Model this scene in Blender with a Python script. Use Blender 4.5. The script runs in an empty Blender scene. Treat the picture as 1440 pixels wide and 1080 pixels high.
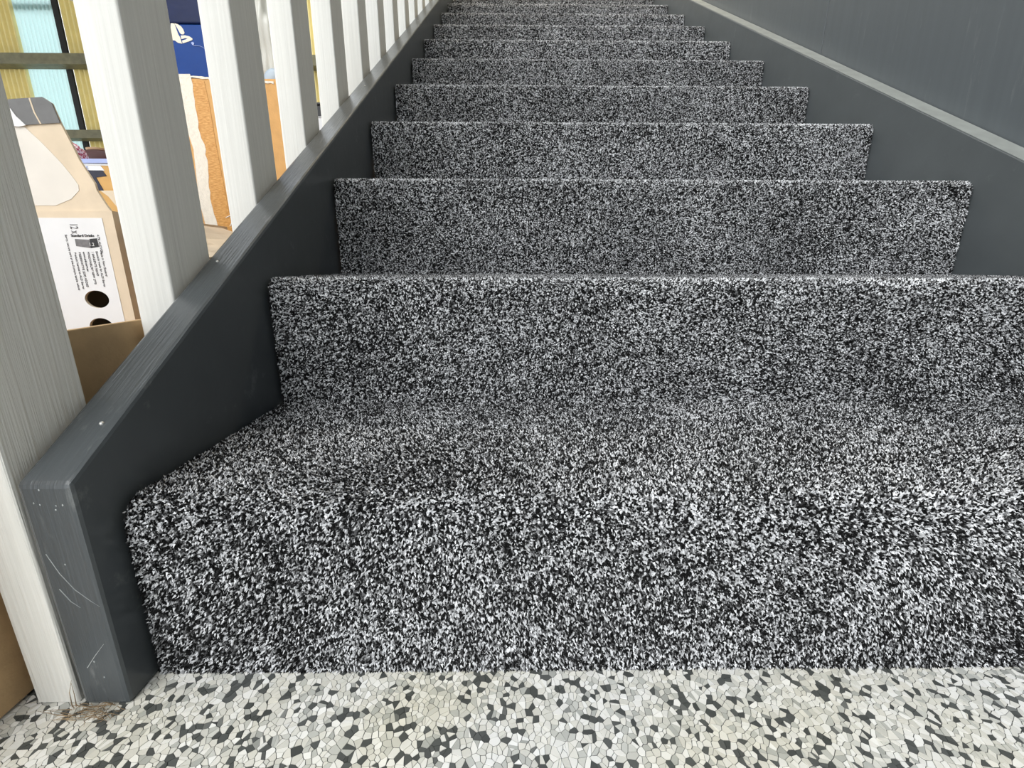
import bpy, bmesh, math, random
import numpy as np
from mathutils import Vector, Matrix
from mathutils.geometry import delaunay_2d_cdt

random.seed(7)
rng = np.random.default_rng(7)
scene = bpy.context.scene
COL = scene.collection

# ------------------------------------------------------------------ camera
FPX = 623.712
CAM = Vector((0.3214, -0.3323, 0.3668))
PITCH, YAW, ROLL = 0.2616, 0.0111, 0.0019
_f = Vector((math.sin(YAW) * math.cos(PITCH), math.cos(YAW) * math.cos(PITCH), -math.sin(PITCH)))
_r = Vector((math.cos(YAW), -math.sin(YAW), 0))
_u = _r.cross(_f)
RIGHT = math.cos(ROLL) * _r + math.sin(ROLL) * _u
UP = -math.sin(ROLL) * _r + math.cos(ROLL) * _u
cam_data = bpy.data.cameras.new('camera')
cam_data.sensor_width = 36.0
cam_data.lens = FPX / 1440 * 36.0
cam_data.clip_start = 0.01
cam = bpy.data.objects.new('camera', cam_data)
COL.objects.link(cam)
cam.matrix_world = Matrix(((RIGHT.x, UP.x, -_f.x, CAM.x), (RIGHT.y, UP.y, -_f.y, CAM.y),
                           (RIGHT.z, UP.z, -_f.z, CAM.z), (0, 0, 0, 1)))
scene.camera = cam

# ------------------------------------------------------------------ world and light
world = bpy.data.worlds.new('sky')
scene.world = world
world.use_nodes = True
bg = world.node_tree.nodes['Background']
bg.inputs['Color'].default_value = (0.93, 0.97, 1.0, 1)
bg.inputs['Strength'].default_value = 1.75

scene.view_settings.view_transform = 'Standard'
scene.view_settings.look = 'None'
scene.view_settings.gamma = 1.0
scene.view_settings.use_curve_mapping = False
scene.view_settings.exposure = 0.3

sun_d = bpy.data.lights.new('sun', 'SUN')
sun_d.energy = 1.3
sun_d.angle = math.radians(40)
sun_d.color = (1.0, 0.98, 0.95)
sun = bpy.data.objects.new('sun', sun_d)
COL.objects.link(sun)
sun.rotation_euler = Vector((0.32, 0.9, -0.85)).to_track_quat('-Z', 'Y').to_euler()


lamp_d = bpy.data.lights.new('stairhead_lamp', 'POINT')
lamp_d.energy = 120
lamp_d.shadow_soft_size = .15
lamp_d.color = (1.0, .84, .60)
lamp = bpy.data.objects.new('stairhead_lamp', lamp_d)
COL.objects.link(lamp)
lamp.location = (.8, 2.5, 3.7)


def at(px, py, axis, v):
    """point seen at a photo pixel on the plane axis = v (used to measure the place)"""
    d = (px - 720) / FPX * RIGHT - (py - 540) / FPX * UP + _f
    return CAM + d * ((v - CAM[axis]) / d[axis])


# ------------------------------------------------------------------ materials
def new_mat(name):
    m = bpy.data.materials.new(name)
    m.use_nodes = True
    return m, m.node_tree.nodes, m.node_tree.links, m.node_tree.nodes['Principled BSDF']


def rgb(h):
    c = [int(h[i:i + 2], 16) / 255 for i in (0, 2, 4)]
    return tuple((x / 12.92 if x <= .04045 else ((x + .055) / 1.055) ** 2.4) for x in c) + (1,)


def simple(name, col, rough=.6, var=.12, scale=30., bump=0., bscale=200., stretch=(1, 1, 1), spec=.5, metal=0.):
    m, N, L, P = new_mat(name)
    tc = N.new('ShaderNodeTexCoord')
    mp = N.new('ShaderNodeMapping')
    mp.inputs['Scale'].default_value = stretch
    L.new(tc.outputs['Object'], mp.inputs['Vector'])
    no = N.new('ShaderNodeTexNoise')
    no.inputs['Scale'].default_value = scale
    no.inputs['Detail'].default_value = 5
    L.new(mp.outputs[0], no.inputs['Vector'])
    ra = N.new('ShaderNodeValToRGB')
    a = [max(0, c * (1 - var)) for c in col[:3]] + [1]
    b = [min(1, c * (1 + var)) for c in col[:3]] + [1]
    ra.color_ramp.elements[0].color = a
    ra.color_ramp.elements[1].color = b
    ra.color_ramp.elements[0].position = .3
    ra.color_ramp.elements[1].position = .7
    L.new(no.outputs['Fac'], ra.inputs[0])
    L.new(ra.outputs[0], P.inputs['Base Color'])
    P.inputs['Roughness'].default_value = rough
    P.inputs['Specular IOR Level'].default_value = spec
    P.inputs['Metallic'].default_value = metal
    if bump:
        nb = N.new('ShaderNodeTexNoise')
        nb.inputs['Scale'].default_value = bscale
        nb.inputs['Detail'].default_value = 4
        L.new(mp.outputs[0], nb.inputs['Vector'])
        bp = N.new('ShaderNodeBump')
        bp.inputs['Strength'].default_value = bump
        bp.inputs['Distance'].default_value = .002
        L.new(nb.outputs['Fac'], bp.inputs['Height'])
        L.new(bp.outputs[0], P.inputs['Normal'])
    return m


def painted_timber(name, col, rough, ribs, wear=0., axis='Y', rib_scale=300.):
    """paint over sawn timber: fine ribs along the board, pale rubbed scratches"""
    m, N, L, P = new_mat(name)
    tc = N.new('ShaderNodeTexCoord')
    st = (1, 1, .02) if axis == 'Z' else (1, .05, .05)
    mp = N.new('ShaderNodeMapping')
    mp.inputs['Scale'].default_value = st
    L.new(tc.outputs['Object'], mp.inputs['Vector'])
    no = N.new('ShaderNodeTexNoise')
    no.inputs['Scale'].default_value = rib_scale
    no.inputs['Detail'].default_value = 3
    L.new(mp.outputs[0], no.inputs['Vector'])
    n2 = N.new('ShaderNodeTexNoise')
    n2.inputs['Scale'].default_value = 45
    n2.inputs['Detail'].default_value = 4
    L.new(tc.outputs['Object'], n2.inputs['Vector'])
    ad = N.new('ShaderNodeMath')
    ad.operation = 'MULTIPLY_ADD'
    ad.inputs[1].default_value = .6
    L.new(n2.outputs['Fac'], ad.inputs[0])
    L.new(no.outputs['Fac'], ad.inputs[2])
    bp = N.new('ShaderNodeBump')
    bp.inputs['Strength'].default_value = ribs
    bp.inputs['Distance'].default_value = .0015
    L.new(ad.outputs[0], bp.inputs['Height'])
    L.new(bp.outputs[0], P.inputs['Normal'])
    ra = N.new('ShaderNodeValToRGB')
    ra.color_ramp.elements[0].color = [c * .86 for c in col[:3]] + [1]
    ra.color_ramp.elements[1].color = [min(1, c * 1.1) for c in col[:3]] + [1]
    L.new(no.outputs['Fac'], ra.inputs[0])
    out = ra.outputs[0]
    if wear:
        m3 = N.new('ShaderNodeMapping')
        m3.inputs['Scale'].default_value = (1, 1, .12) if axis == 'Z' else (1.2, .35, .35)
        m3.inputs['Rotation'].default_value = (.25, .1, 0)
        L.new(tc.outputs['Object'], m3.inputs['Vector'])
        n3 = N.new('ShaderNodeTexNoise')
        n3.inputs['Scale'].default_value = 60
        n3.inputs['Detail'].default_value = 8
        n3.inputs['Roughness'].default_value = .7
        L.new(m3.outputs[0], n3.inputs['Vector'])
        r3 = N.new('ShaderNodeValToRGB')
        r3.color_ramp.elements[0].position = .60
        r3.color_ramp.elements[0].color = (0, 0, 0, 1)
        r3.color_ramp.elements[1].position = .78
        r3.color_ramp.elements[1].color = (wear, wear, wear, 1)
        L.new(n3.outputs['Fac'], r3.inputs[0])
        mx = N.new('ShaderNodeMixRGB')
        mx.inputs['Color2'].default_value = (.42, .43, .42, 1)
        L.new(r3.outputs[0], mx.inputs['Fac'])
        L.new(out, mx.inputs['Color1'])
        out = mx.outputs[0]
    L.new(out, P.inputs['Base Color'])
    P.inputs['Roughness'].default_value = rough
    return m


CARPET_STOPS = [(0.0, .004), (.36, .009), (.49, .04), (.60, .17), (.71, .56), (1.0, .95)]


def carpet_ramp(N):
    ra = N.new('ShaderNodeValToRGB')
    el = ra.color_ramp.elements
    while len(el) < len(CARPET_STOPS):
        el.new(.5)
    for e, (p, v) in zip(el, CARPET_STOPS):
        e.position = p
        e.color = (v * .985, v * 1.0, v * 1.03, 1)
    return ra


def carpet_base_mat():
    m, N, L, P = new_mat('speckled_carpet')
    tc = N.new('ShaderNodeTexCoord')
    vo = N.new('ShaderNodeTexVoronoi')
    vo.inputs['Scale'].default_value = 1 / .0027
    L.new(tc.outputs['Object'], vo.inputs['Vector'])
    wn = N.new('ShaderNodeTexWhiteNoise')
    L.new(vo.outputs['Position'], wn.inputs['Vector'])
    lo = N.new('ShaderNodeTexNoise')
    lo.inputs['Scale'].default_value = 9
    lo.inputs['Detail'].default_value = 3
    L.new(tc.outputs['Object'], lo.inputs['Vector'])
    ma = N.new('ShaderNodeMath')
    ma.operation = 'MULTIPLY_ADD'
    ma.inputs[1].default_value = .35
    ma.inputs[2].default_value = -.175
    L.new(lo.outputs['Fac'], ma.inputs[0])
    ad = N.new('ShaderNodeMath')
    ad.operation = 'ADD'
    L.new(ma.outputs[0], ad.inputs[0])
    L.new(wn.outputs['Value'], ad.inputs[1])
    ra = carpet_ramp(N)
    L.new(ad.outputs[0], ra.inputs[0])
    L.new(ra.outputs[0], P.inputs['Base Color'])
    bp = N.new('ShaderNodeBump')
    bp.inputs['Strength'].default_value = .8
    bp.inputs['Distance'].default_value = .0015
    bp.invert = True
    L.new(vo.outputs['Distance'], bp.inputs['Height'])
    L.new(bp.outputs[0], P.inputs['Normal'])
    P.inputs['Roughness'].default_value = .95
    P.inputs['Specular IOR Level'].default_value = .1
    return m


def carpet_pile_mat():
    m, N, L, P = new_mat('carpet_yarn')
    a = N.new('ShaderNodeAttribute')
    a.attribute_name = 'shade'
    ra = carpet_ramp(N)
    L.new(a.outputs['Fac'], ra.inputs[0])
    L.new(ra.outputs[0], P.inputs['Base Color'])
    P.inputs['Roughness'].default_value = .9
    P.inputs['Specular IOR Level'].default_value = .15
    return m


FLOOR_STOPS = [(0, rgb('4c4f4e')), (.17, rgb('5f6261')), (.18, rgb('b4b6b2')), (.27, rgb('cdcec9')),
               (.30, rgb('d6d6d0')), (.55, rgb('e6e4dc')), (.75, rgb('f3f2ee')), (1, rgb('f7f7f5'))]


def floor_ramp(N):
    ra = N.new('ShaderNodeValToRGB')
    el = ra.color_ramp.elements
    while len(el) < len(FLOOR_STOPS):
        el.new(.5)
    for e, (p, c) in zip(el, FLOOR_STOPS):
        e.position = p
        e.color = c
    return ra


def floor_mat():
    m, N, L, P = new_mat('chip_floor')
    tc = N.new('ShaderNodeTexCoord')
    vo = N.new('ShaderNodeTexVoronoi')
    vo.inputs['Scale'].default_value = 250
    L.new(tc.outputs['Object'], vo.inputs['Vector'])
    wn = N.new('ShaderNodeTexWhiteNoise')
    L.new(vo.outputs['Position'], wn.inputs['Vector'])
    ra = floor_ramp(N)
    L.new(wn.outputs['Value'], ra.inputs[0])
    L.new(ra.outputs[0], P.inputs['Base Color'])
    P.inputs['Roughness'].default_value = .55
    return m


def chip_mat():
    m, N, L, P = new_mat('stone_chip')
    a = N.new('ShaderNodeAttribute')
    a.attribute_name = 'shade'
    ra = floor_ramp(N)
    L.new(a.outputs['Fac'], ra.inputs[0])
    tc = N.new('ShaderNodeTexCoord')
    no = N.new('ShaderNodeTexNoise')
    no.inputs['Scale'].default_value = 6
    no.inputs['Detail'].default_value = 3
    L.new(tc.outputs['Object'], no.inputs['Vector'])
    r2 = N.new('ShaderNodeValToRGB')
    r2.color_ramp.elements[0].position = .45
    r2.color_ramp.elements[0].color = (1, 1, 1, 1)
    r2.color_ramp.elements[1].position = .75
    r2.color_ramp.elements[1].color = (.95, .92, .82, 1)
    L.new(no.outputs['Fac'], r2.inputs[0])
    mx = N.new('ShaderNodeMixRGB')
    mx.blend_type = 'MULTIPLY'
    mx.inputs['Fac'].default_value = 1
    L.new(ra.outputs[0], mx.inputs['Color1'])
    L.new(r2.outputs[0], mx.inputs['Color2'])
    L.new(mx.outputs[0], P.inputs['Base Color'])
    P.inputs['Roughness'].default_value = .5
    return m


def skylight_mat():
    m, N, L, P = new_mat('translucent_sheet')
    out = N['Material Output']
    tr = N.new('ShaderNodeBsdfTranslucent')
    tr.inputs['Color'].default_value = (.84, .93, .93, 1)
    P.inputs['Base Color'].default_value = (.6, .75, .74, 1)
    P.inputs['Roughness'].default_value = .4
    mx = N.new('ShaderNodeMixShader')
    mx.inputs[0].default_value = .18
    L.new(tr.outputs[0], mx.inputs[1])
    L.new(P.outputs[0], mx.inputs[2])
    L.new(mx.outputs[0], out.inputs['Surface'])
    return m


def gingham_mat():
    m, N, L, P = new_mat('gingham')
    tc = N.new('ShaderNodeTexCoord')
    ck = N.new('ShaderNodeTexChecker')
    ck.inputs['Scale'].default_value = 190
    ck.inputs['Color1'].default_value = rgb('b8475f')
    ck.inputs['Color2'].default_value = rgb('f3dfe2')
    L.new(tc.outputs['Object'], ck.inputs['Vector'])
    L.new(ck.outputs[0], P.inputs['Base Color'])
    P.inputs['Roughness'].default_value = .9
    return m


def tape_mat():
    m, N, L, P = new_mat('amber_packing_tape')
    tc = N.new('ShaderNodeTexCoord')
    mp = N.new('ShaderNodeMapping')
    mp.inputs['Scale'].default_value = (1, 1, 4)
    L.new(tc.outputs['Object'], mp.inputs['Vector'])
    no = N.new('ShaderNodeTexNoise')
    no.inputs['Scale'].default_value = 120
    no.inputs['Detail'].default_value = 6
    L.new(mp.outputs[0], no.inputs['Vector'])
    ra = N.new('ShaderNodeValToRGB')
    ra.color_ramp.elements[0].position = .38
    ra.color_ramp.elements[0].color = rgb('b97c2c')
    ra.color_ramp.elements[1].position = .68
    ra.color_ramp.elements[1].color = rgb('dba55a')
    L.new(no.outputs['Fac'], ra.inputs[0])
    L.new(ra.outputs[0], P.inputs['Base Color'])
    P.inputs['Roughness'].default_value = .35
    return m


M = {
    'carpet': carpet_base_mat(), 'yarn': carpet_pile_mat(), 'floor': floor_mat(), 'chip': chip_mat(),
    'charcoal': painted_timber('charcoal_gloss_paint', rgb('4c5154'), .28, .35, .35, 'Y', 420),
    'rail_paint': painted_timber('charcoal_rail_paint', rgb('5b6062'), .35, .3, .2, 'Y', 300),
    'white_paint': painted_timber('white_paint', rgb('e8e8e3'), .45, .28, 0, 'Z', 260),
    'rough_white': painted_timber('white_paint_on_rough_sawn_timber', rgb('e6e5df'), .6, .8, 0, 'Z', 420),
    'wall': painted_timber('dark_grey_wall_paint', rgb('5d6367'), .38, .15, .22, 'Z', 60),
    'cream': simple('cream_sheet_metal', rgb('e6d696'), .5, .06, 6),
    'skylight': skylight_mat(),
    'steel': simple('olive_grey_steel', rgb('6c6850'), .6, .2, 12),
    'dark_steel': simple('black_gap', rgb('0c0d0c'), .7, .1, 12),
    'roof': simple('roof_sheet', rgb('8a8678'), .7, .1, 5),
    'landing': simple('brown_timber', rgb('7d6548'), .6, .2, 14),
    'card': simple('brown_cardboard', rgb('c6a67c'), .85, .10, 40, .2, 300),
    'card_pale': simple('pale_cardboard', rgb('d3c2aa'), .85, .07, 25, .3, 60),
    'card_tan': simple('tan_cardboard', rgb('c79c5f'), .85, .08, 40),
    'card_orange': simple('orange_cardboard', rgb('cf9e62'), .8, .06, 60, .2, 250),
    'card_dark': simple('carton_inside', rgb('3c3128'), .9, .1, 30),
    'paper': simple('white_print', rgb('dcdcdd'), .6, .03, 20),
    'torn': simple('torn_paper', rgb('e6dccd'), .9, .05, 150, .5, 300),
    'ink': simple('dark_ink', rgb('2b2a2c'), .7, .1, 200),
    'grey_ink': simple('grey_ink', rgb('6d6b6c'), .7, .2, 200),
    'duct': simple('dark_grey_tape', rgb('605f5e'), .35, .15, 40, .4, 80),
    'blue': simple('glossy_blue_print', rgb('0c3a80'), .3, .12, 10, .15, 60, spec=.2),
    'navy': simple('glossy_navy_print', rgb('05163f'), .3, .3, 12, .15, 60, spec=.2),
    'cream_print': simple('cream_print', rgb('dfd5c2'), .5, .03, 20),
    'pale_blue': simple('pale_blue_edge', rgb('9ba7d2'), .5, .05, 20),
    'dark_navy': simple('dark_navy_print', rgb('17172c'), .6, .1, 20),
    'maroon': simple('dark_maroon', rgb('380808'), .6, .15, 20),
    'rim': simple('tan_rim', rgb('a2805c'), .5, .1, 20),
    'gingham': gingham_mat(), 'tape': tape_mat(),
    'bag': simple('crumpled_white_plastic', rgb('cccbc3'), .4, .06, 14, .6, 25),
    'bag_blue': simple('blue_grey_plastic', rgb('a9b7c4'), .4, .1, 14),
    'black': simple('black_plastic', rgb('1b1b1d'), .5, .2, 20),
    'plum': simple('dark_plum_fabric', rgb('2a2230'), .8, .1, 40),
    'grout': simple('grey_grout', rgb('505250'), .8, .15, 60),
    'pale_edge': simple('pale_grey_edge', rgb('8f9492'), .6, .12, 30),
    'flap_white': simple('faded_white_print', rgb('d8d2c9'), .7, .04, 20),
    'screw': simple('screw_head', rgb('c9c9c6'), .35, .1, 200, metal=.6),
    'straw': simple('dry_straw', rgb('a08a6c'), .8, .35, 60),
    'paintchip': simple('pale_paint_scratch', rgb('a9adad'), .6, .1, 100),
}


# ------------------------------------------------------------------ mesh helpers
def obj(name, mesh, mat, parent=None):
    o = bpy.data.objects.new(name, mesh)
    COL.objects.link(o)
    if mat is not None and not mesh.materials:
        mesh.materials.append(mat)
    if parent is not None:
        o.parent = parent
    return o


def from_bm(name, bm, mat, parent=None, smooth=False):
    bmesh.ops.recalc_face_normals(bm, faces=bm.faces)
    me = bpy.data.meshes.new(name)
    bm.to_mesh(me)
    bm.free()
    if smooth:
        for p in me.polygons:
            p.use_smooth = True
    return obj(name, me, mat, parent)


def empty(name, loc=(0, 0, 0)):
    o = bpy.data.objects.new(name, None)
    o.empty_display_size = .05
    o.location = loc
    COL.objects.link(o)
    return o


def tag(o, label, cat, group=None):
    o['label'] = label
    o['category'] = cat
    if group:
        o['group'] = group
    return o


def structure(o, label=None):
    o['kind'] = 'structure'
    if label:
        o['label'] = label
    return o


def bm_box(bm, x0, x1, y0, y1, z0, z1):
    vs = [bm.verts.new(c) for c in ((x0, y0, z0), (x1, y0, z0), (x1, y1, z0), (x0, y1, z0),
                                    (x0, y0, z1), (x1, y0, z1), (x1, y1, z1), (x0, y1, z1))]
    for f in ((0, 3, 2, 1), (4, 5, 6, 7), (0, 1, 5, 4), (1, 2, 6, 5), (2, 3, 7, 6), (3, 0, 4, 7)):
        bm.faces.new([vs[i] for i in f])
    return vs


def box(name, x0, x1, y0, y1, z0, z1, mat, parent=None, bev=0., off=(0, 0, 0)):
    bm = bmesh.new()
    bm_box(bm, x0 - off[0], x1 - off[0], y0 - off[1], y1 - off[1], z0 - off[2], z1 - off[2])
    if bev:
        bmesh.ops.bevel(bm, geom=list(bm.edges), offset=bev, segments=2, affect='EDGES', profile=.5)
    return from_bm(name, bm, mat, parent)


def prism(name, pts, axis, a0, a1, mat, parent=None, bev=0.):
    """extrude a 2D outline (the two other axes in order) along an axis"""
    bm = bmesh.new()

    def P(p, a):
        if axis == 0:
            return (a, p[0], p[1])
        if axis == 1:
            return (p[0], a, p[1])
        return (p[0], p[1], a)
    A = [bm.verts.new(P(p, a0)) for p in pts]
    B = [bm.verts.new(P(p, a1)) for p in pts]
    bm.faces.new(A)
    bm.faces.new(B[::-1])
    n = len(pts)
    for i in range(n):
        bm.faces.new((A[i], B[i], B[(i + 1) % n], A[(i + 1) % n]))
    if bev:
        bmesh.ops.bevel(bm, geom=list(bm.edges), offset=bev, segments=2, affect='EDGES', profile=.5)
    return from_bm(name, bm, mat, parent)


def tube(bm, pts, r, n=5, taper=True):
    rings = []
    pts = [Vector(p) for p in pts]
    for i, p in enumerate(pts):
        d = (pts[min(i + 1, len(pts) - 1)] - pts[max(i - 1, 0)]).normalized()
        a = d.orthogonal().normalized()
        b = d.cross(a)
        rr = r * (1 - .7 * i / (len(pts) - 1)) if taper else r
        rings.append([bm.verts.new(p + rr * (math.cos(2 * math.pi * k / n) * a + math.sin(2 * math.pi * k / n) * b))
                      for k in range(n)])
    for r0, r1 in zip(rings, rings[1:]):
        for k in range(n):
            bm.faces.new((r0[k], r0[(k + 1) % n], r1[(k + 1) % n], r1[k]))
    bm.faces.new(rings[0][::-1])
    bm.faces.new(rings[-1])


def lathe(bm, prof, c, n=32):
    rings = []
    for (r, z) in prof:
        rings.append([bm.verts.new((c[0] + r * math.cos(2 * math.pi * k / n), c[1] + r * math.sin(2 * math.pi * k / n), c[2] + z))
                      for k in range(n)] if r > 1e-6 else [bm.verts.new((c[0], c[1], c[2] + z))])
    for r0, r1 in zip(rings, rings[1:]):
        for k in range(n):
            a, b = r0[k % len(r0)], r0[(k + 1) % len(r0)]
            d, e = r1[k % len(r1)], r1[(k + 1) % len(r1)]
            vs = []
            for v in (a, b, e, d):
                if v not in vs:
                    vs.append(v)
            if len(vs) > 2:
                bm.faces.new(vs)


def text_mesh(s, size, mat, name, parent, origin, right, up, depth=.0004, squeeze=1.):
    cu = bpy.data.curves.new(name, 'FONT')
    cu.body = s
    cu.size = size
    cu.extrude = depth
    cu.resolution_u = 2
    t = bpy.data.objects.new('tmp', cu)
    COL.objects.link(t)
    dg = bpy.context.evaluated_depsgraph_get()
    me = bpy.data.meshes.new_from_object(t.evaluated_get(dg))
    bpy.data.objects.remove(t)
    bpy.data.curves.remove(cu)
    me.materials.clear()
    right, up = Vector(right).normalized(), Vector(up).normalized()
    nrm = right.cross(up)
    mw = Matrix(((right.x, up.x, nrm.x, origin[0]), (right.y, up.y, nrm.y, origin[1]),
                 (right.z, up.z, nrm.z, origin[2]), (0, 0, 0, 1)))
    me.transform(mw @ Matrix.Diagonal((squeeze, 1, 1, 1)))
    return obj(name, me, mat, parent)


def mesh_np(name, verts, faces_flat, loop_total, shade=None):
    me = bpy.data.meshes.new(name)
    me.vertices.add(len(verts))
    me.vertices.foreach_set('co', np.ascontiguousarray(verts, dtype=np.float32).ravel())
    me.loops.add(len(faces_flat))
    me.loops.foreach_set('vertex_index', np.ascontiguousarray(faces_flat, dtype=np.int32))
    me.polygons.add(len(loop_total))
    st = np.zeros(len(loop_total), np.int32)
    st[1:] = np.cumsum(loop_total)[:-1]
    me.polygons.foreach_set('loop_start', st)
    if shade is not None:
        a = me.attributes.new('shade', 'FLOAT', 'POINT')
        a.data.foreach_set('value', np.ascontiguousarray(shade, dtype=np.float32))
    me.update(calc_edges=True)
    me.shade_flat()
    return me


# ------------------------------------------------------------------ dimensions
RISE, GO, W = 0.173936, 0.28, 1.198
SL = RISE / GO
N_STEPS = 13
TOPY, TOPZ = N_STEPS * GO, N_STEPS * RISE
WALL_X = W + .052

# ------------------------------------------------------------------ the setting
fl = box('floor', -14, 14, -12, 14, -.1, 0, M['floor'])
structure(fl, 'pale chip floor at the foot of the stairs')


def chip_field():
    x0, x1, y0, y1 = -.26, 1.02, -.30, .012
    sp = .0044
    nx, ny = int((x1 - x0) / sp), int((y1 - y0) / sp)
    gx, gy = np.meshgrid(np.arange(nx), np.arange(ny))
    px = x0 + (gx + .5 + rng.uniform(-.62, .62, gx.shape)) * sp
    py = y0 + (gy + .5 + rng.uniform(-.62, .62, gx.shape)) * sp
    pts = np.stack([px.ravel(), py.ravel()], 1)
    pts = pts[rng.random(len(pts)) > .18]
    res = delaunay_2d_cdt([Vector(p) for p in pts], [], [], 0, 1e-9)
    V = np.array([(v.x, v.y) for v in res[0]])
    T = np.array([f for f in res[2] if len(f) == 3])
    A, B, C = V[T[:, 0]], V[T[:, 1]], V[T[:, 2]]
    D = 2 * (A[:, 0] * (B[:, 1] - C[:, 1]) + B[:, 0] * (C[:, 1] - A[:, 1]) + C[:, 0] * (A[:, 1] - B[:, 1]))
    D[np.abs(D) < 1e-14] = 1e-14
    a2, b2, c2 = (A ** 2).sum(1), (B ** 2).sum(1), (C ** 2).sum(1)
    cc = np.stack([(a2 * (B[:, 1] - C[:, 1]) + b2 * (C[:, 1] - A[:, 1]) + c2 * (A[:, 1] - B[:, 1])) / D,
                   (a2 * (C[:, 0] - B[:, 0]) + b2 * (A[:, 0] - C[:, 0]) + c2 * (B[:, 0] - A[:, 0])) / D], 1)
    fan = [[] for _ in range(len(V))]
    for ti, t in enumerate(T.tolist()):
        for v in t:
            fan[v].append(ti)
    verts, faces, tot, shade = [], [], [], []
    for i, ts in enumerate(fan):
        if len(ts) < 3:
            continue
        c = V[i]
        q = cc[ts]
        if np.abs(q - c).max() > .010 or q[:, 0].min() < x0 or q[:, 0].max() > x1 or q[:, 1].min() < y0 or q[:, 1].max() > y1:
            continue
        q = q[np.argsort(np.arctan2(q[:, 1] - c[1], q[:, 0] - c[0]))]
        m = q.mean(0)
        d = np.linalg.norm(q - m, axis=1)
        k = np.clip(1 - .00036 / np.maximum(d, .0006), .4, 1)[:, None]
        top = m + (q - m) * k
        s = rng.random()
        z = .0005 + rng.random() * .0003
        b = len(verts)
        n = len(q)
        tilt = rng.normal(0, .05, 2)
        for p in top:
            verts.append((p[0], p[1], z + float((p - m) @ tilt)))
        for p in m + (q - m) * np.minimum(k + .03, 1):
            verts.append((p[0], p[1], -.0002))
        shade += [s] * (2 * n)
        faces += list(range(b, b + n))
        tot.append(n)
        for j in range(n):
            j2 = (j + 1) % n
            faces += [b + j2, b + j, b + n + j, b + n + j2]
            tot.append(4)
    return mesh_np('floor_chips', np.array(verts), faces, np.array(tot), shade)


box('grout', -.248, 1.008, -.288, .004, -.01, .00012, M['grout'], fl)
chips = obj('floor_chips', chip_field(), M['chip'], fl)
chips['kind'] = 'stuff'
chips['label'] = 'pale and dark grey stone chips'

# right wall: dark grey painted sheets butted with fine joints
wr = structure(empty('wall_right', (WALL_X, 0, 0)), 'dark grey painted sheet wall beside the stairs')
JOINT = 1.178
edges_y = [JOINT - 1.2 * k for k in range(5, -1, -1)] + [JOINT + 1.2 * k for k in range(1, 7)]
for a, b in zip(edges_y, edges_y[1:]):
    box('wall_sheet', 0, .02, a + .0012, b - .0012, 0.0, 5.0, M['wall'], wr, .0012)
box('wall_core', .021, .12, edges_y[0], edges_y[-1], 0, 5.0, M['dark_steel'], wr)

# far wall: corrugated cream sheets on steel girts with a translucent sheet
WB = 7.7
wb = structure(empty('wall_back', (0, WB, 0)), 'corrugated cream shed wall with a translucent sheet')


def corrugated(name, width, pitch, h, z0=0.):
    n = max(1, round(width / pitch))
    per = 10
    xs = np.linspace(0, width, n * per + 1)
    ys = .024 * np.cos(xs / width * n * 2 * math.pi)
    bm = bmesh.new()
    A = [bm.verts.new((x, y, z0)) for x, y in zip(xs, ys)]
    B = [bm.verts.new((x, y, z0 + h)) for x, y in zip(xs, ys)]
    A2 = [bm.verts.new((x, y + .003, z0)) for x, y in zip(xs, ys)]
    B2 = [bm.verts.new((x, y + .003, z0 + h)) for x, y in zip(xs, ys)]
    for i in range(len(xs) - 1):
        bm.faces.new((A[i], A[i + 1], B[i + 1], B[i]))
        bm.faces.new((A2[i + 1], A2[i], B2[i], B2[i + 1]))
    me = bpy.data.meshes.new(name)
    bm.to_mesh(me)
    bm.free()
    for p in me.polygons:
        p.use_smooth = True
    return me


SKX0, SKX1 = -7.155, -6.55
me_c = corrugated('cream_sheet', .76, .076, 5.0)
me_c.materials.append(M['cream'])
me_s = corrugated('translucent_sheet', SKX1 - SKX0, .0605, 5.0)
me_s.materials.append(M['skylight'])
sk = obj('translucent_sheet', me_s, None, wb)
sk.location = (SKX0, 0, 0)
sk['label'] = 'pale aqua translucent corrugated sheet'
x = SKX1 + .088
while x < 1.3:
    o = obj('cream_sheet', me_c, None, wb)
    o.location = (x, 0, 0)
    x += .76
x = SKX0 - .76
while x > -11.5:
    o = obj('cream_sheet', me_c, None, wb)
    o.location = (x, 0, 0)
    x -= .76
box('sheet_flashing', SKX1 + .002, SKX1 + .088, -.02, .012, 0, 5.0, M['dark_steel'], wb)
for z0, z1 in ((3.30, 3.45), (2.29, 2.41), (1.0, 1.12), (4.40, 4.55)):
    g = box('girt', -11.5, 1.3, -.20, -.02, z0, z1, M['steel'], wb)
    box('girt_lip', -11.5, 1.3, -.215, -.20, z0, z0 + .045, M['steel'], g)
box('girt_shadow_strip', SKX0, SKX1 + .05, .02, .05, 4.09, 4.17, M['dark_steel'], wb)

roof = structure(box('ceiling', -.4, WALL_X + .12, -2.6, WB + .3, 5.0, 5.12, M['roof']), 'unseen shed roof lining above the stairs, added for shade')  # unseen roof; the open strip between slabs is added to let sky light down
structure(box('ceiling', -12, -3.4, -2.6, WB + .3, 5.0, 5.12, M['roof']), 'unseen shed roof lining beyond the gap added for overhead light')

# upper landing at the head of the stairs
landing = structure(box('landing', -.1, WALL_X, TOPY, TOPY + 1.2, TOPZ - .16, TOPZ, M['carpet'], None, .004), 'carpeted landing at the head of the stairs')
box('landing_joist', -.1, WALL_X, TOPY + 1.1, TOPY + 1.2, 0, TOPZ - .161, M['landing'], landing)

# ------------------------------------------------------------------ staircase
stairs = tag(empty('staircase', (W / 2, 0, 0)), 'straight staircase covered in black and white speckled grey carpet', 'staircase')
OX = -W / 2          # parts are placed relative to the empty
RN = .020            # nosing radius


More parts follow.
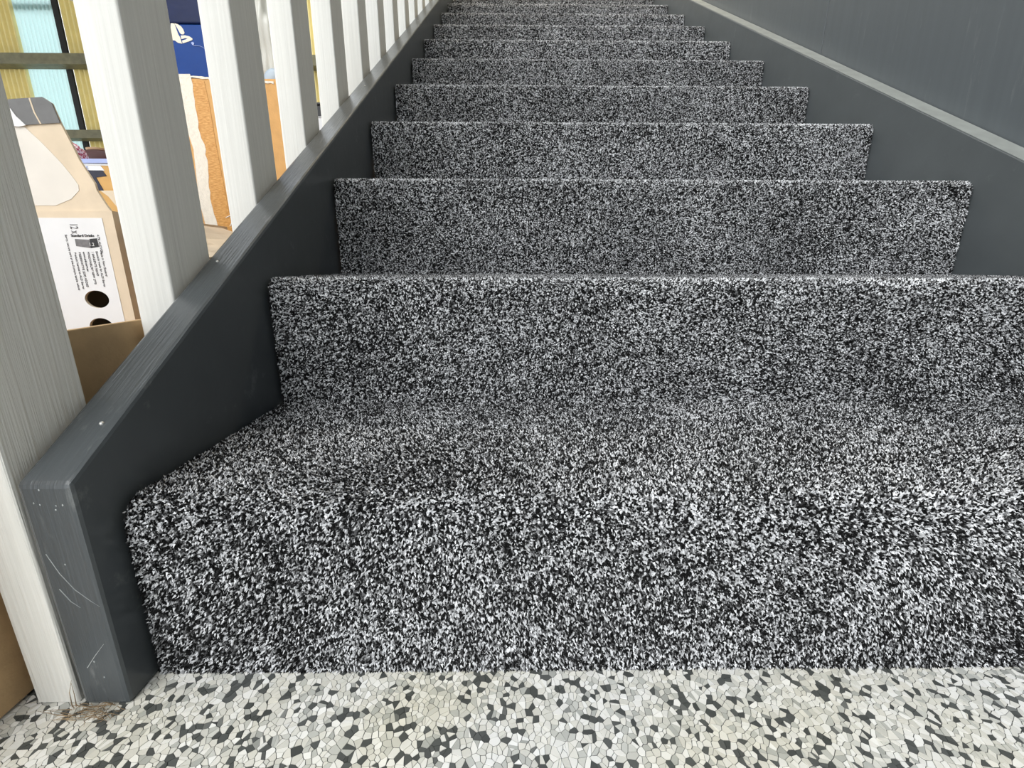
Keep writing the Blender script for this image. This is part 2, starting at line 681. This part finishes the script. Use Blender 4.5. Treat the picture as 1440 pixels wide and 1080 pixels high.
def prof_np(s, n):
    """point and outward normal on the carpet profile of step n (1-based) at arc length s"""
    y0, z0, z1 = (n - 1) * GO, (n - 1) * RISE, n * RISE
    l1 = RISE - RN
    l2 = RN * math.pi / 2
    a = np.clip((s - l1) / RN, 0, math.pi / 2)
    on_r, on_t = s < l1, s > l1 + l2
    y = np.where(on_r, y0, np.where(on_t, y0 + RN + (s - l1 - l2), y0 + RN - RN * np.cos(a)))
    z = np.where(on_r, z0 + s, np.where(on_t, z1, z1 - RN + RN * np.sin(a)))
    ny = np.where(on_r, -1., np.where(on_t, 0., -np.cos(a)))
    nz = np.where(on_r, 0., np.where(on_t, 1., np.sin(a)))
    return y, z, ny, nz


PLEN = (RISE - RN) + RN * math.pi / 2 + (GO - RN)


def make_step(n):
    l1 = RISE - RN
    l2 = RN * math.pi / 2
    s = np.concatenate([[0], np.linspace(l1, l1 + l2, 9), [PLEN]])
    y, z, _, _ = prof_np(s, n)
    out = list(zip(y.tolist(), z.tolist()))
    y0, z0, z1 = (n - 1) * GO, (n - 1) * RISE, n * RISE
    back = [(y0 + GO, z1 - .03), (y0 + .022, z1 - .03), (y0 + .022, z0)]
    return prism('carpeted_step', out + back, 0, OX + .001, W + OX - .001, M['carpet'], stairs)


def value_noise(u, v, cell):
    gu, gv = u / cell, v / cell
    iu, iv = np.floor(gu).astype(int), np.floor(gv).astype(int)
    fu, fv = gu - iu, gv - iv
    fu, fv = fu * fu * (3 - 2 * fu), fv * fv * (3 - 2 * fv)

    def h(a, b):
        k = (a * 374761393 + b * 668265263) & 0xffffffff
        k = ((k ^ (k >> 13)) * 1274126177) & 0xffffffff
        return ((k ^ (k >> 16)) & 0xffff) / 65535.
    return (h(iu, iv) * (1 - fu) + h(iu + 1, iv) * fu) * (1 - fv) + (h(iu, iv + 1) * (1 - fu) + h(iu + 1, iv + 1) * fu) * fv


def make_pile(n, sp, step, plen):
    ns, nx = int(plen / sp), int(W / sp)
    gs, gx = np.meshgrid(np.arange(ns), np.arange(nx))
    s = ((gs + .5 + rng.uniform(-.5, .5, gs.shape)) * sp).ravel()
    x = ((gx + .5 + rng.uniform(-.5, .5, gs.shape)) * sp).ravel()
    m = len(s)
    y, z, ny, nz = prof_np(s, n)
    sg = s + (n - 1) * PLEN
    lo = .6 * value_noise(x, sg, .11) + .4 * value_noise(x + 7, sg + 3, .05)
    mid = value_noise(x + 3, sg + 9, .006)
    shade = np.clip(rng.random(m) * .86 + .14 * (mid - .5) + .20 * (lo - .5) + .055, 0, 1)
    # light catching the nosing top is painted into the tuft colour
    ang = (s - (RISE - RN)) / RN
    nosing_light = (.15 if n == 2 else .22 if n == 3 else .30) if n > 1 else .05
    shade = np.clip(shade + nosing_light * np.exp(-((ang - 1.35) / .45) ** 2), 0, 1)
    # pile leans this way and that in patches
    lean_s = (value_noise(x + 11, sg + 5, .13) - .5) * .0022 - .0004
    lean_x = (value_noise(x + 23, sg + 8, .16) - .5) * .0018
    th = rng.uniform(0, 2 * math.pi, m)
    rb = sp * rng.uniform(.55, .85, m)
    h = rng.uniform(.0016, .0036, m)
    base = np.stack([x, y, z], 1)
    nrm = np.stack([np.zeros(m), ny, nz], 1)
    tan = np.stack([np.zeros(m), nz, -ny], 1)
    ex = np.array([1., 0, 0])
    V = np.empty((m, 4, 3))
    for k in range(3):
        a = th + k * 2 * math.pi / 3
        V[:, k] = base + (np.cos(a) * rb)[:, None] * ex + (np.sin(a) * rb)[:, None] * tan + nrm * (h * .25)[:, None]
    V[:, 3] = base + nrm * h[:, None] + (lean_x + rng.normal(0, .0009, m))[:, None] * ex + (lean_s + rng.normal(0, .0009, m))[:, None] * tan
    V[:, :, 0] = np.clip(V[:, :, 0], .0, W) + OX
    V[:, :, 2] = np.maximum(V[:, :, 2], .0005)
    idx = np.arange(m)[:, None, None] * 4 + np.array([[0, 1, 3], [1, 2, 3], [2, 0, 3]])[None]
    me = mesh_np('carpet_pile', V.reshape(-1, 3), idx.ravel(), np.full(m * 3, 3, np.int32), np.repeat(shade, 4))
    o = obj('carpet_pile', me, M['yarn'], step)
    o['kind'] = 'stuff'
    return o


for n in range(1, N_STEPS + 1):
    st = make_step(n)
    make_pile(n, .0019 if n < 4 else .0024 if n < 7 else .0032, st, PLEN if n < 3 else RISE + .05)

# stringers
CL, CR = .228, .238
top_end = TOPY + .02


def stringer_outline(c, front):
    cb = -.075
    yb = -cb / SL
    return [(front, 0), (front, c + SL * front), (top_end, c + SL * top_end), (top_end, cb + SL * top_end), (yb, 0)]


ls = prism('left_stringer', stringer_outline(CL, -.0305), 0, OX - .0433, OX - .0035, M['charcoal'], stairs, .0035)
ls.name = 'stringer'
ls['label'] = 'glossy charcoal painted stringer board below the white balusters'
rs = prism('stringer', stringer_outline(CR, -.0305), 0, OX + W + .0015, OX + W + .0505, M['rail_paint'], stairs, .002)
rs['label'] = 'dark grey stringer board with a pale top edge along the wall'
box('top_edge', OX + W + .0025, OX + W + .0495, 0, 1, 0, .0012, M['pale_edge'], rs)  # paler grey strip laid along the sloping top face
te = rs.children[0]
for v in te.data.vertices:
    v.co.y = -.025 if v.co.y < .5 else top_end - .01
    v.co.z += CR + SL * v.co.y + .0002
for (yy, xx) in ((.229, -.030), (.018, -.015), (.90, -.024), (1.7, -.024)):
    bm = bmesh.new()
    lathe(bm, [(0, .0012), (.0012, .001), (.0019, 0), (.0019, -.003), (0, -.003)], (0, 0, 0), 12)
    o = from_bm('screw_head', bm, M['screw'], ls, True)
    o.location = (xx + OX, yy, CL + SL * yy + .0005)
    o.rotation_euler = (math.atan(SL), 0, 0)
# rubbed pale scratch lines on the front end of the stringer
for pts in ([(-.036, .150), (-.030, .132), (-.022, .117), (-.012, .106), (-.0065, .101)],
            [(-.034, .118), (-.028, .106), (-.022, .100)], [(-.031, .040), (-.022, .052), (-.012, .064)]):
    bm = bmesh.new()
    tube(bm, [(p[0] + OX, -.0306, p[1]) for p in pts], .0004, 4)
    from_bm('paint_scratch', bm, M['paintchip'], ls)
for k in range(9):
    bm = bmesh.new()
    cx, cz = random.uniform(-.040, -.007), random.choice([random.uniform(.19, .206), random.uniform(.02, .2)])
    bmesh.ops.create_icosphere(bm, subdivisions=1, radius=.0006)
    for v in bm.verts:
        v.co = Vector((v.co.x * random.uniform(.6, 1.6) + cx + OX, v.co.y * .5 - .0306, v.co.z * random.uniform(.7, 2.2) + cz))
    from_bm('paint_chip', bm, M['paintchip'], ls)

# ------------------------------------------------------------------ balustrade
bal = tag(empty('balustrade', (-.067, 0, 0)), 'white painted timber balustrade of upright flat boards beside the stairs', 'balustrade')
HR = .98     # handrail underside above the stringer line


def baluster(y_back, z_bot, depth, mat):
    y0, y1 = y_back - depth, y_back
    bm = bmesh.new()
    zt0, zt1 = CL + SL * y0 + HR, CL + SL * y1 + HR
    vs = bm_box(bm, -.018 if y_back < .1 else -.0245, .018, y0, y1, z_bot, 99)
    for v in bm.verts:
        if v.co.z > 50:
            v.co.z = zt0 if v.co.y < (y0 + y1) / 2 else zt1
    es = [e for e in bm.edges if abs((e.verts[0].co - e.verts[1].co).normalized().z) > .95]
    bmesh.ops.bevel(bm, geom=es, offset=.0025, segments=3, affect='EDGES', profile=.5)
    for f in bm.faces:
        f.smooth = False
    return from_bm('baluster', bm, mat, bal)


for k in range(17):
    yb = .0455 + .2015 * k
    o = baluster(yb, .0015 if k == 0 else max(.003, CL + SL * (yb - .075) - .16), .0745, M['rough_white'] if k == 0 else M['white_paint'])
    if k == 0:
        o['label'] = 'rough sawn end baluster reaching the floor'
bm = bmesh.new()
yA, yB = -.10, .0455 + .2015 * 16 + .05
vs = bm_box(bm, -.035, .035, yA, yB, 0, .045)
for v in bm.verts:
    v.co.z += CL + SL * v.co.y + HR
bmesh.ops.bevel(bm, geom=list(bm.edges), offset=.008, segments=3, affect='EDGES', profile=.5)
from_bm('handrail', bm, M['white_paint'], bal)

# ------------------------------------------------------------------ things stored beside the stairs
# big open brown box right behind the balusters
bb = tag(empty('cardboard_box', (-.40, .25, 0)), 'open plain brown cardboard box on the floor against the balusters', 'box')
ox, oy = -.40, .25
BX0, BX1, BY0, BY1, BZ = -.72, -.0985, -.12, .79, .306
box('side_panel', BX1 - .005, BX1, BY0, BY1, .003, BZ, M['card'], bb, .001, (ox, oy, 0))
box('side_panel', BX0, BX0 + .005, BY0, BY1, .003, BZ, M['card'], bb, .001, (ox, oy, 0))
box('end_panel', BX0 + .005, BX1 - .005, BY0, BY0 + .005, .003, BZ, M['card'], bb, .001, (ox, oy, 0))
box('end_panel', BX0 + .005, BX1 - .005, BY1 - .005, BY1, .003, BZ, M['card'], bb, .001, (ox, oy, 0))
box('bottom_panel', BX0 + .005, BX1 - .005, BY0 + .005, BY1 - .005, .002, .006, M['card'], bb, .001, (ox, oy, 0))


def plate_hole(bm, x0, x1, z0, z1, cx, cz, rx, rz, y0, y1, n=40):
    """rectangular plate with an oval hole, between y0 (front) and y1"""
    ring_i, ring_o = [], []
    for k in range(n):
        a = 2 * math.pi * (k + .5) / n
        dx, dz = math.cos(a), math.sin(a)
        ring_i.append((cx + rx * dx, cz + rz * dz))
        t = min(((x1 - cx) / dx if dx > 0 else (x0 - cx) / dx) if abs(dx) > 1e-6 else 9,
                ((z1 - cz) / dz if dz > 0 else (z0 - cz) / dz) if abs(dz) > 1e-6 else 9)
        ring_o.append([cx + t * dx, cz + t * dz])
    for X, Z in ((x0, z0), (x1, z0), (x1, z1), (x0, z1)):
        j = min(range(n), key=lambda q: (ring_o[q][0] - X) ** 2 + (ring_o[q][1] - Z) ** 2)
        ring_o[j] = [X, Z]
    fi = [bm.verts.new((p[0], y0, p[1])) for p in ring_i]
    fo = [bm.verts.new((p[0], y0, p[1])) for p in ring_o]
    bi = [bm.verts.new((p[0], y1, p[1])) for p in ring_i]
    bo = [bm.verts.new((p[0], y1, p[1])) for p in ring_o]
    for k in range(n):
        j = (k + 1) % n
        bm.faces.new((fi[k], fi[j], fo[j], fo[k]))
        bm.faces.new((bi[j], bi[k], bo[k], bo[j]))
        bm.faces.new((fi[j], fi[k], bi[k], bi[j]))
        bm.faces.new((fo[k], fo[j], bo[j], bo[k]))


def poly(name, pix, axis, v, thick, mat, parent, off):
    """thin plate outlined by points measured on the plane, thickness going away from the viewer"""
    pts = [at(px, py, axis, v) for px, py in pix]
    oth = [i for i in range(3) if i != axis]
    p2 = [(p[oth[0]] - off[oth[0]], p[oth[1]] - off[oth[1]]) for p in pts]
    return prism(name, p2, axis, v - off[axis], v - off[axis] + thick, mat, parent)


# drinks carton lying in the open box, flap standing up
CY = .45
co = (-.48, .60, 0)
ct = tag(empty('drinks_carton', co), 'white labelled drinks carton with a round hand hole and raised torn flap', 'carton')
cx0, cx1, cz0, cz1 = -.63, -.3265, .0075, .4515
bm = bmesh.new()
HX, HZ = -.3835, .309
plate_hole(bm, cx0 - co[0], cx1 - co[0], .287, cz1, HX - co[0], HZ, .0205, .0148, CY - co[1], CY + .004 - co[1])
plate_hole(bm, cx0 - co[0], cx1 - co[0], cz0, .287, HX - .003 - co[0], .262, .0205, .0148, CY - co[1], CY + .004 - co[1])
from_bm('front_panel', bm, M['card_pale'], ct)
bm = bmesh.new()
plate_hole(bm, -.60 - co[0], -.3445 - co[0], .287, .4405, HX - co[0], HZ, .0205, .0148, CY - .0008 - co[1], CY - .0001 - co[1])
plate_hole(bm, -.60 - co[0], -.3445 - co[0], .03, .287, HX - .003 - co[0], .262, .0205, .0148, CY - .0008 - co[1], CY - .0001 - co[1])
lab = from_bm('white_label', bm, M['paper'], ct)
box('side_panel', cx1 - .004, cx1, CY + .004, .76, cz0, cz1, M['card_pale'], ct, 0, co)
sp = [o for o in ct.children if o.name.startswith('side_panel')][-1]
box('side_panel', cx0, cx0 + .004, CY + .004, .76, cz0, cz1, M['card_pale'], ct, 0, co)
box('back_panel', cx0 + .004, cx1 - .004, .756, .76, cz0, cz1, M['card_dark'], ct, 0, co)
box('bottom_panel', cx0 + .004, cx1 - .004, CY + .004, .756, cz0, cz0 + .004, M['card_dark'], ct, 0, co)
box('top_panel', cx0 + .004, cx1 - .02, CY + .03, .756, cz1 - .010, cz1 - .006, M['card_dark'], ct, 0, co)
# raised flap
fp = poly('raised_flap', [(-30, 296), (158, 300), (149, 288), (136, 268), (133, 258), (112, 226), (102, 206), (84, 172), (72, 145), (60, 137), (-10, 148), (-40, 150)], 1, CY + .003, .004, M['card_pale'], ct, co)
poly('white_panel', [(-30, 289), (78, 289), (100, 280), (111, 268), (110, 260), (100, 246), (85, 228), (58, 200), (34, 178), (-30, 170)], 1, CY + .0024, .0005, M['flap_white'], fp, co)
poly('grey_tape', [(-40, 178), (30, 176), (84, 172.5), (72.5, 145), (59, 136.2), (16, 139), (-40, 146)], 1, CY + .0008, .0018, M['duct'], fp, co)
poly('tape_crease', [(40, 138), (42, 137.6), (49, 158), (58, 174), (56, 174.2), (47, 158)], 1, CY + .0004, .0004, M['card_pale'], fp, co)
poly('torn_corner', [(14, 152), (22, 163), (36, 176), (26, 178), (8, 176)], 1, CY - .0004, .001, M['paper'], fp, co)
# side flap folded out over the box edge
bm = bmesh.new()
for i in range(7):
    for j in range(5):
        pass
g0 = [[Vector((cx1 + .118 * i / 6 - co[0], CY + .02 + .27 * j / 5 - co[1],
               cz1 - .004 + .012 * math.sin(i * 1.1 + j * .8) * i / 6 - .075 * (i / 6) ** 1.5)) for j in range(6)] for i in range(7)]
va = [[bm.verts.new(p) for p in row] for row in g0]
vb = [[bm.verts.new(p + Vector((0, 0, -.003))) for p in row] for row in g0]
for i in range(6):
    for j in range(5):
        bm.faces.new((va[i][j], va[i + 1][j], va[i + 1][j + 1], va[i][j + 1]))
        bm.faces.new((vb[i][j], vb[i][j + 1], vb[i + 1][j + 1], vb[i + 1][j]))
from_bm('side_flap', bm, M['card_pale'], ct)
# printed lettering: runs down the label
yl = CY - .0012 - co[1]
DOWN, RT = (0, 0, -1), (1, 0, 0)


def lab_text(s, px, py, size, mat, parent=lab, name='lettering', squeeze=1.):
    p = at(px, py, 1, CY)
    return text_mesh(s, size, mat, name, parent, (p.x - co[0], yl, p.z), DOWN, RT, squeeze=squeeze)


lab_text('12 x', 98.5, 314, .0180, M['grey_ink'], squeeze=.5)
text_mesh('Standard Drinks', .0058, M['ink'], 'lettering', lab, (at(101, 333, 1, CY).x - co[0], yl, at(101, 333, 1, CY).z), RT, (0, 0, 1))
lab_text('4.7% ALC/VOL', 137, 330, .0048, M['grey_ink'])
tl = ['Made in New Zealand', 'Specially made for ALDI Stores', '1 SARGENTS ROAD', 'MINCHINBURY NSW 2770', 'www.aldi.com.au',
      'PRESERVATIVE (220) ADDED', 'Product licensed at ALDI Stores', '']
for i, s in enumerate(tl):
    lab_text(s, 141.5 - i * 6.1, 353 + i * .3, .0046, M['grey_ink'] if i != 4 else M['ink'])
lab_text('Sorry, not any part of the 5 simple bottle refund', 92, 330, .0046, M['grey_ink'])
poly('glass_icon', [(105, 336), (125, 337), (128, 349), (107, 346)], 1, CY - .0012, .0004, M['grey_ink'], lab, co)
poly('glass_icon', [(125.5, 336), (136, 335), (139, 347), (128, 349)], 1, CY - .0012, .0004, M['ink'], lab, co)
p = at(127, 346, 1, CY)
text_mesh('1.2', .0075, M['paper'], 'lettering', lab, (p.x - co[0], yl - .0006, p.z), RT, (0, 0, 1))
for i, s in enumerate(['results in delicious fruity characters and a medium body', 'finish, ideal with summer salads and seafood platters']):
    text_mesh(s, .0085, M['ink'], 'lettering', sp, (cx1 + .0006 - co[0], CY + .020 + .012 * i - co[1], .425), DOWN, (0, 1, 0))

# tan box with navy print behind the carton
pb_o = (-.66, 1.0, 0)
PY = .85
pz = at(130, 226, 1, PY).z
pb = tag(empty('printed_box', pb_o), 'tan box with navy print and pale blue rim behind the drinks carton', 'box')
box('body', -.88, -.445, PY, 1.15, .002, pz - .006, M['card_tan'], pb, .002, pb_o)
box('rim', -.884, -.441, PY - .004, 1.154, pz - .0065, pz + .004, M['pale_blue'], pb, .0015, pb_o)
poly('white_stripe', [(100, 229.5), (175, 231.5), (175, 233.5), (100, 231.5)], 1, PY - .0012, .001, M['paper'], pb, pb_o)
poly('white_patch', [(106, 232), (141, 233), (147, 240), (112, 239)], 1, PY - .001, .0008, M['paper'], pb, pb_o)
poly('navy_stripe', [(108, 239.5), (144, 239.5), (150, 247.5), (135, 249.5), (147, 270), (136, 267), (124, 252)], 1, PY - .001, .0008, M['dark_navy'], pb, pb_o)
p = at(111, 239.5, 1, PY)
text_mesh('ANGE', .0125, M['pale_blue'], 'lettering', pb, (p.x - .008 - pb_o[0], PY - .0018 - pb_o[1], p.z + .001), (1, 0, -.03), (0, 0, 1))
poly('torn_flap', [(141, 268), (152, 276), (172, 300), (180, 300), (176, 282), (160, 268)], 1, PY - .02, .003, M['card_pale'], pb, pb_o)

# dark red bowl, upside down on the printed box
db = tag(empty('bowl', (-.80, 1.03, pz + .004)), 'dark maroon upturned bowl on top of the tan printed box', 'bowl')
bm = bmesh.new()
prof = [(.078, .0), (.079, .004), (.072, .028), (.056, .045), (.03, .055), (0, .058)]
lathe(bm, prof, (0, 0, 0), 40)
from_bm('bowl_shell', bm, M['maroon'], db, True)
bm = bmesh.new()
lathe(bm, [(.030, .055), (.032, .060), (.028, .0605), (.027, .055)], (0, 0, 0), 40)
from_bm('foot_ring', bm, M['rim'], db, True)

# gingham cloth bundle
bm = bmesh.new()
bmesh.ops.create_uvsphere(bm, u_segments=20, v_segments=12, radius=1)
for v in bm.verts:
    c = v.co
    r = 1 + .12 * math.sin(5 * c.x + 3 * c.z) + .08 * math.sin(9 * c.y)
    v.co = Vector((c.x * .024 * r, c.y * .032 * r, max(c.z, -.75) * .027 * r + .0205))
gc = from_bm('gingham_cloth', bm, M['gingham'], None, True)
p = at(104, 224, 1, .895)
gc.location = (p.x, .892, pz + .0045)
tag(gc, 'red and white checked cloth bundle beside the maroon bowl', 'cloth')

# orange-brown box with packing tape and torn label
OY = .80
ob_o = (-.29, .95, 0)
ob = tag(empty('cardboard_box', ob_o), 'tall orange-brown cardboard box with amber packing tape, under the blue box', 'box')
oz = at(300, 110, 1, OY).z
box('body', -.432, -.182, OY, .965, .002, oz, M['card_orange'], ob, .002, ob_o)
poly('packing_tape', [(261, 112), (287, 114), (295, 150), (303, 200), (315, 262), (330, 340), (340, 400), (322, 400), (306, 340), (288, 250), (275, 190), (266, 140)], 1, OY - .0008, .0007, M['tape'], ob, ob_o)
random.seed(11)
lft, rgt = [], []
cy_ = [104, 112, 182, 210, 283, 312, 360]
cx_ = [267, 269, 280, 289, 297, 305, 316]
for k in range(34):
    yy = 104 + 250 * k / 33
    xr = float(np.interp(yy, cy_, cx_))
    lft.append((xr - 17, yy))
    rgt.append((xr + random.uniform(-1.2, 1.2), yy))
poly('torn_label_edge', lft + rgt[::-1], 1, OY - .0012, .001, M['torn'], ob, ob_o)
tt = [(246 + 4.2 * k, 105 + .3 * k + random.uniform(-.6, .6)) for k in range(34)]
poly('torn_top_edge', tt + [(q[0], q[1] + random.uniform(2.0, 4.5)) for q in tt[::-1]], 1, OY - .0014, .001, M['torn'], ob, ob_o)
for (a, b, c_, d) in ((318, 306, 336, 300), (324, 318, 334, 292)):
    bm = bmesh.new()
    A, B = at(a, b, 1, OY), at(c_, d, 1, OY)
    tube(bm, [Vector((A.x - ob_o[0], -.151, A.z)), Vector(((A.x + B.x) / 2 - ob_o[0] + .004, -.152, (A.z + B.z) / 2 + .003)), Vector((B.x - ob_o[0], -.151, B.z))], .0012, 4)
    from_bm('torn_fibre', bm, M['torn'], ob)

# blue printed box with the white emblem
bl_o = (-.33, .95, oz)
bx = tag(empty('blue_box', bl_o), 'glossy blue printed box with a white emblem on the orange-brown box', 'box')
bz = at(270, 33, 1, OY).z
box('lower_body', -.48, -.300, OY + .003, .955, oz + .001, bz, M['blue'], bx, .002, bl_o)
box('lid', -.482, -.298, OY + .001, .957, bz + .0005, bz + .16, M['navy'], bx, .003, bl_o)
EY = OY + .0022
# emblem pieces: upright stem, upper lobe, lower sweeping lobe, small mark
poly('emblem_stem', [(240, 30), (245.5, 34), (248, 41), (250.5, 48), (253, 52), (255, 58), (256, 61.5), (250, 60), (246, 57), (240, 56)], 1, EY, .0006, M['cream_print'], bx, bl_o)
poly('emblem_lobe', [(245, 32.5), (250, 34), (254.5, 37), (257.5, 41), (259.5, 46), (258, 48.5), (254.5, 48), (252.8, 46), (250, 41), (247.5, 36.5)], 1, EY, .0006, M['cream_print'], bx, bl_o)
poly('emblem_sweep', [(254, 50), (260, 49.6), (266, 51), (270.5, 54), (270.5, 56), (266, 58), (261, 59.6), (256.8, 61), (256, 57), (261, 55.5), (264.3, 53.6), (260, 53.6), (255, 55)], 1, EY, .0006, M['cream_print'], bx, bl_o)
poly('emblem_mark', [(268.5, 60), (271, 58.6), (273, 60.5), (272.6, 63), (270.5, 63.2)], 1, EY, .0006, M['pale_blue'], bx, bl_o)
bm = bmesh.new()
sc = [at(q[0], q[1], 1, EY) for q in ((272, 64), (281, 64.5), (286, 67), (290, 70.5), (296, 71))]
tube(bm, [Vector((q.x, EY, q.z)) - Vector(bl_o) for q in sc], .0005, 4)
from_bm('crease_mark', bm, M['pale_blue'], bx)

# crumpled white plastic bag on the orange box
bm = bmesh.new()
bmesh.ops.create_icosphere(bm, subdivisions=5, radius=1)
for v in bm.verts:
    c = v.co.copy()
    n_ = .10 * math.sin(6 * c.x + 2 * c.z) + .07 * math.sin(11 * c.z + 4 * c.y) + .05 * math.sin(17 * c.x - 9 * c.z) + .05 * abs(math.sin(8 * c.y + 5 * c.z))
    wz = 1.0 if c.z < .2 else 1.0 - .45 * (c.z - .2)
    v.co = Vector((c.x * .046 * wz * (1 + n_) - (c.z * .012), c.y * .055 * (1 + n_), (max(c.z, -.92) + .92) * .132 * (1 + .3 * n_)))
bagz = oz + .001
bag = from_bm('plastic_bag', bm, M['bag'], None, True)
bag.location = (-.228, .885, bagz)
tag(bag, 'crumpled white plastic bag standing on the orange-brown box', 'bag')
bm = bmesh.new()
bmesh.ops.create_icosphere(bm, subdivisions=3, radius=.014)
for v in bm.verts:
    v.co = Vector((v.co.x * 1.2, v.co.y * .35, v.co.z * 1.1 + .02 * math.sin(v.co.x * 90) * .2))
q = at(377, 104, 1, .825)
bbp = from_bm('blue_print', bm, M['bag_blue'], bag, True)
bbp.location = (q.x + .228, .838 - .885, q.z - bagz)

# white carton with a black crate behind the fourth baluster
wc_z = at(455, 164, 1, 1.5).z
wc = tag(empty('white_carton', (-.36, 1.62, 0)), 'white carton standing upright behind the fourth baluster', 'carton')
box('body', -.075, .055, -.12, .12, .002, wc_z - .004, M['paper'], wc, .002)
box('lid', -.077, .057, -.122, .122, wc_z - .0035, wc_z, M['paper'], wc, .001)
bk = tag(empty('black_crate', (-.36, 1.62, wc_z)), 'small black plastic crate on top of the white carton', 'crate')
box('body', -.06, .05, -.11, .11, .0005, .040, M['black'], bk, .003)
box('rim', -.064, .054, -.114, .114, .041, .049, M['black'], bk, .002)

# lamp with a round dark shade at the top left
lp = at(121, -8, 1, 1.3)
lm = tag(empty('floor_lamp', (lp.x, 1.3, 0)), 'slim standing lamp with a dark plum shade and pale rim behind second baluster', 'lamp')
bm = bmesh.new()
lathe(bm, [(0, .002), (.11, .002), (.11, .016), (.03, .024), (0, .024)], (0, 0, 0), 32)
from_bm('base', bm, M['black'], lm, False)
bm = bmesh.new()
lathe(bm, [(0, .024), (.006, .024), (.006, lp.z + .06), (0, lp.z + .06)], (0, 0, 0), 12)
from_bm('pole', bm, M['black'], lm)
bm = bmesh.new()
lathe(bm, [(.083, 0), (.055, .15), (.053, .15), (.080, .0)], (0, 0, lp.z), 40)
shd = from_bm('shade', bm, M['plum'], lm, True)
bm = bmesh.new()
lathe(bm, [(.084, -.001), (.084, .006), (.079, .006), (.079, -.001), (.084, -.001)], (0, 0, lp.z), 40)
from_bm('rim', bm, M['cream_print'], shd)
bm = bmesh.new()
for k in range(3):
    a = 2 * math.pi * k / 3
    tube(bm, [(0, 0, lp.z + .055), (.075 * math.cos(a), .075 * math.sin(a), lp.z + .02)], .002, 5, False)
from_bm('spider', bm, M['black'], lm)

# ------------------------------------------------------------------ dust and straw at the foot of the end baluster
random.seed(3)
bm = bmesh.new()
for k in range(70):
    x = random.uniform(-.052, -.010)
    y = -.033 + random.uniform(-.012, .001)
    L_ = random.uniform(.006, .024)
    a = random.uniform(0, math.pi)
    lift = random.choice([0, 0, 0, .006, .014])
    p0 = Vector((x, y, .0016 + random.uniform(0, .003)))
    p2 = p0 + Vector((math.cos(a) * L_, -abs(math.sin(a)) * L_ * .45, lift * random.random()))
    pm = (p0 + p2) / 2 + Vector((random.uniform(-.003, .003), -.001, random.uniform(0, .004)))
    for q_ in (p0, pm, p2):
        q_.z = max(q_.z, .0016)
        q_.y = min(q_.y, -.0318)
    tube(bm, [p0, pm, p2], random.uniform(.00018, .0004), 4)
for (a_, b_, c_) in (((-.118, -.026, .002), (-.106, -.0285, .008), (-.0965, -.030, .005)), ((-.113, -.028, .002), (-.104, -.031, .005), (-.097, -.034, .003)),
                     ((-.050, -.034, .002), (-.046, -.036, .020), (-.040, -.037, .034)), ((-.047, -.0335, .002), (-.045, -.034, .015), (-.0445, -.034, .028))):
    tube(bm, [a_, b_, c_], .0004, 4)
dust = from_bm('straw_wisps', bm, M['straw'])
dust['kind'] = 'stuff'
tag(dust, 'wisps of dry straw and dust at the foot of the end baluster', 'straw')
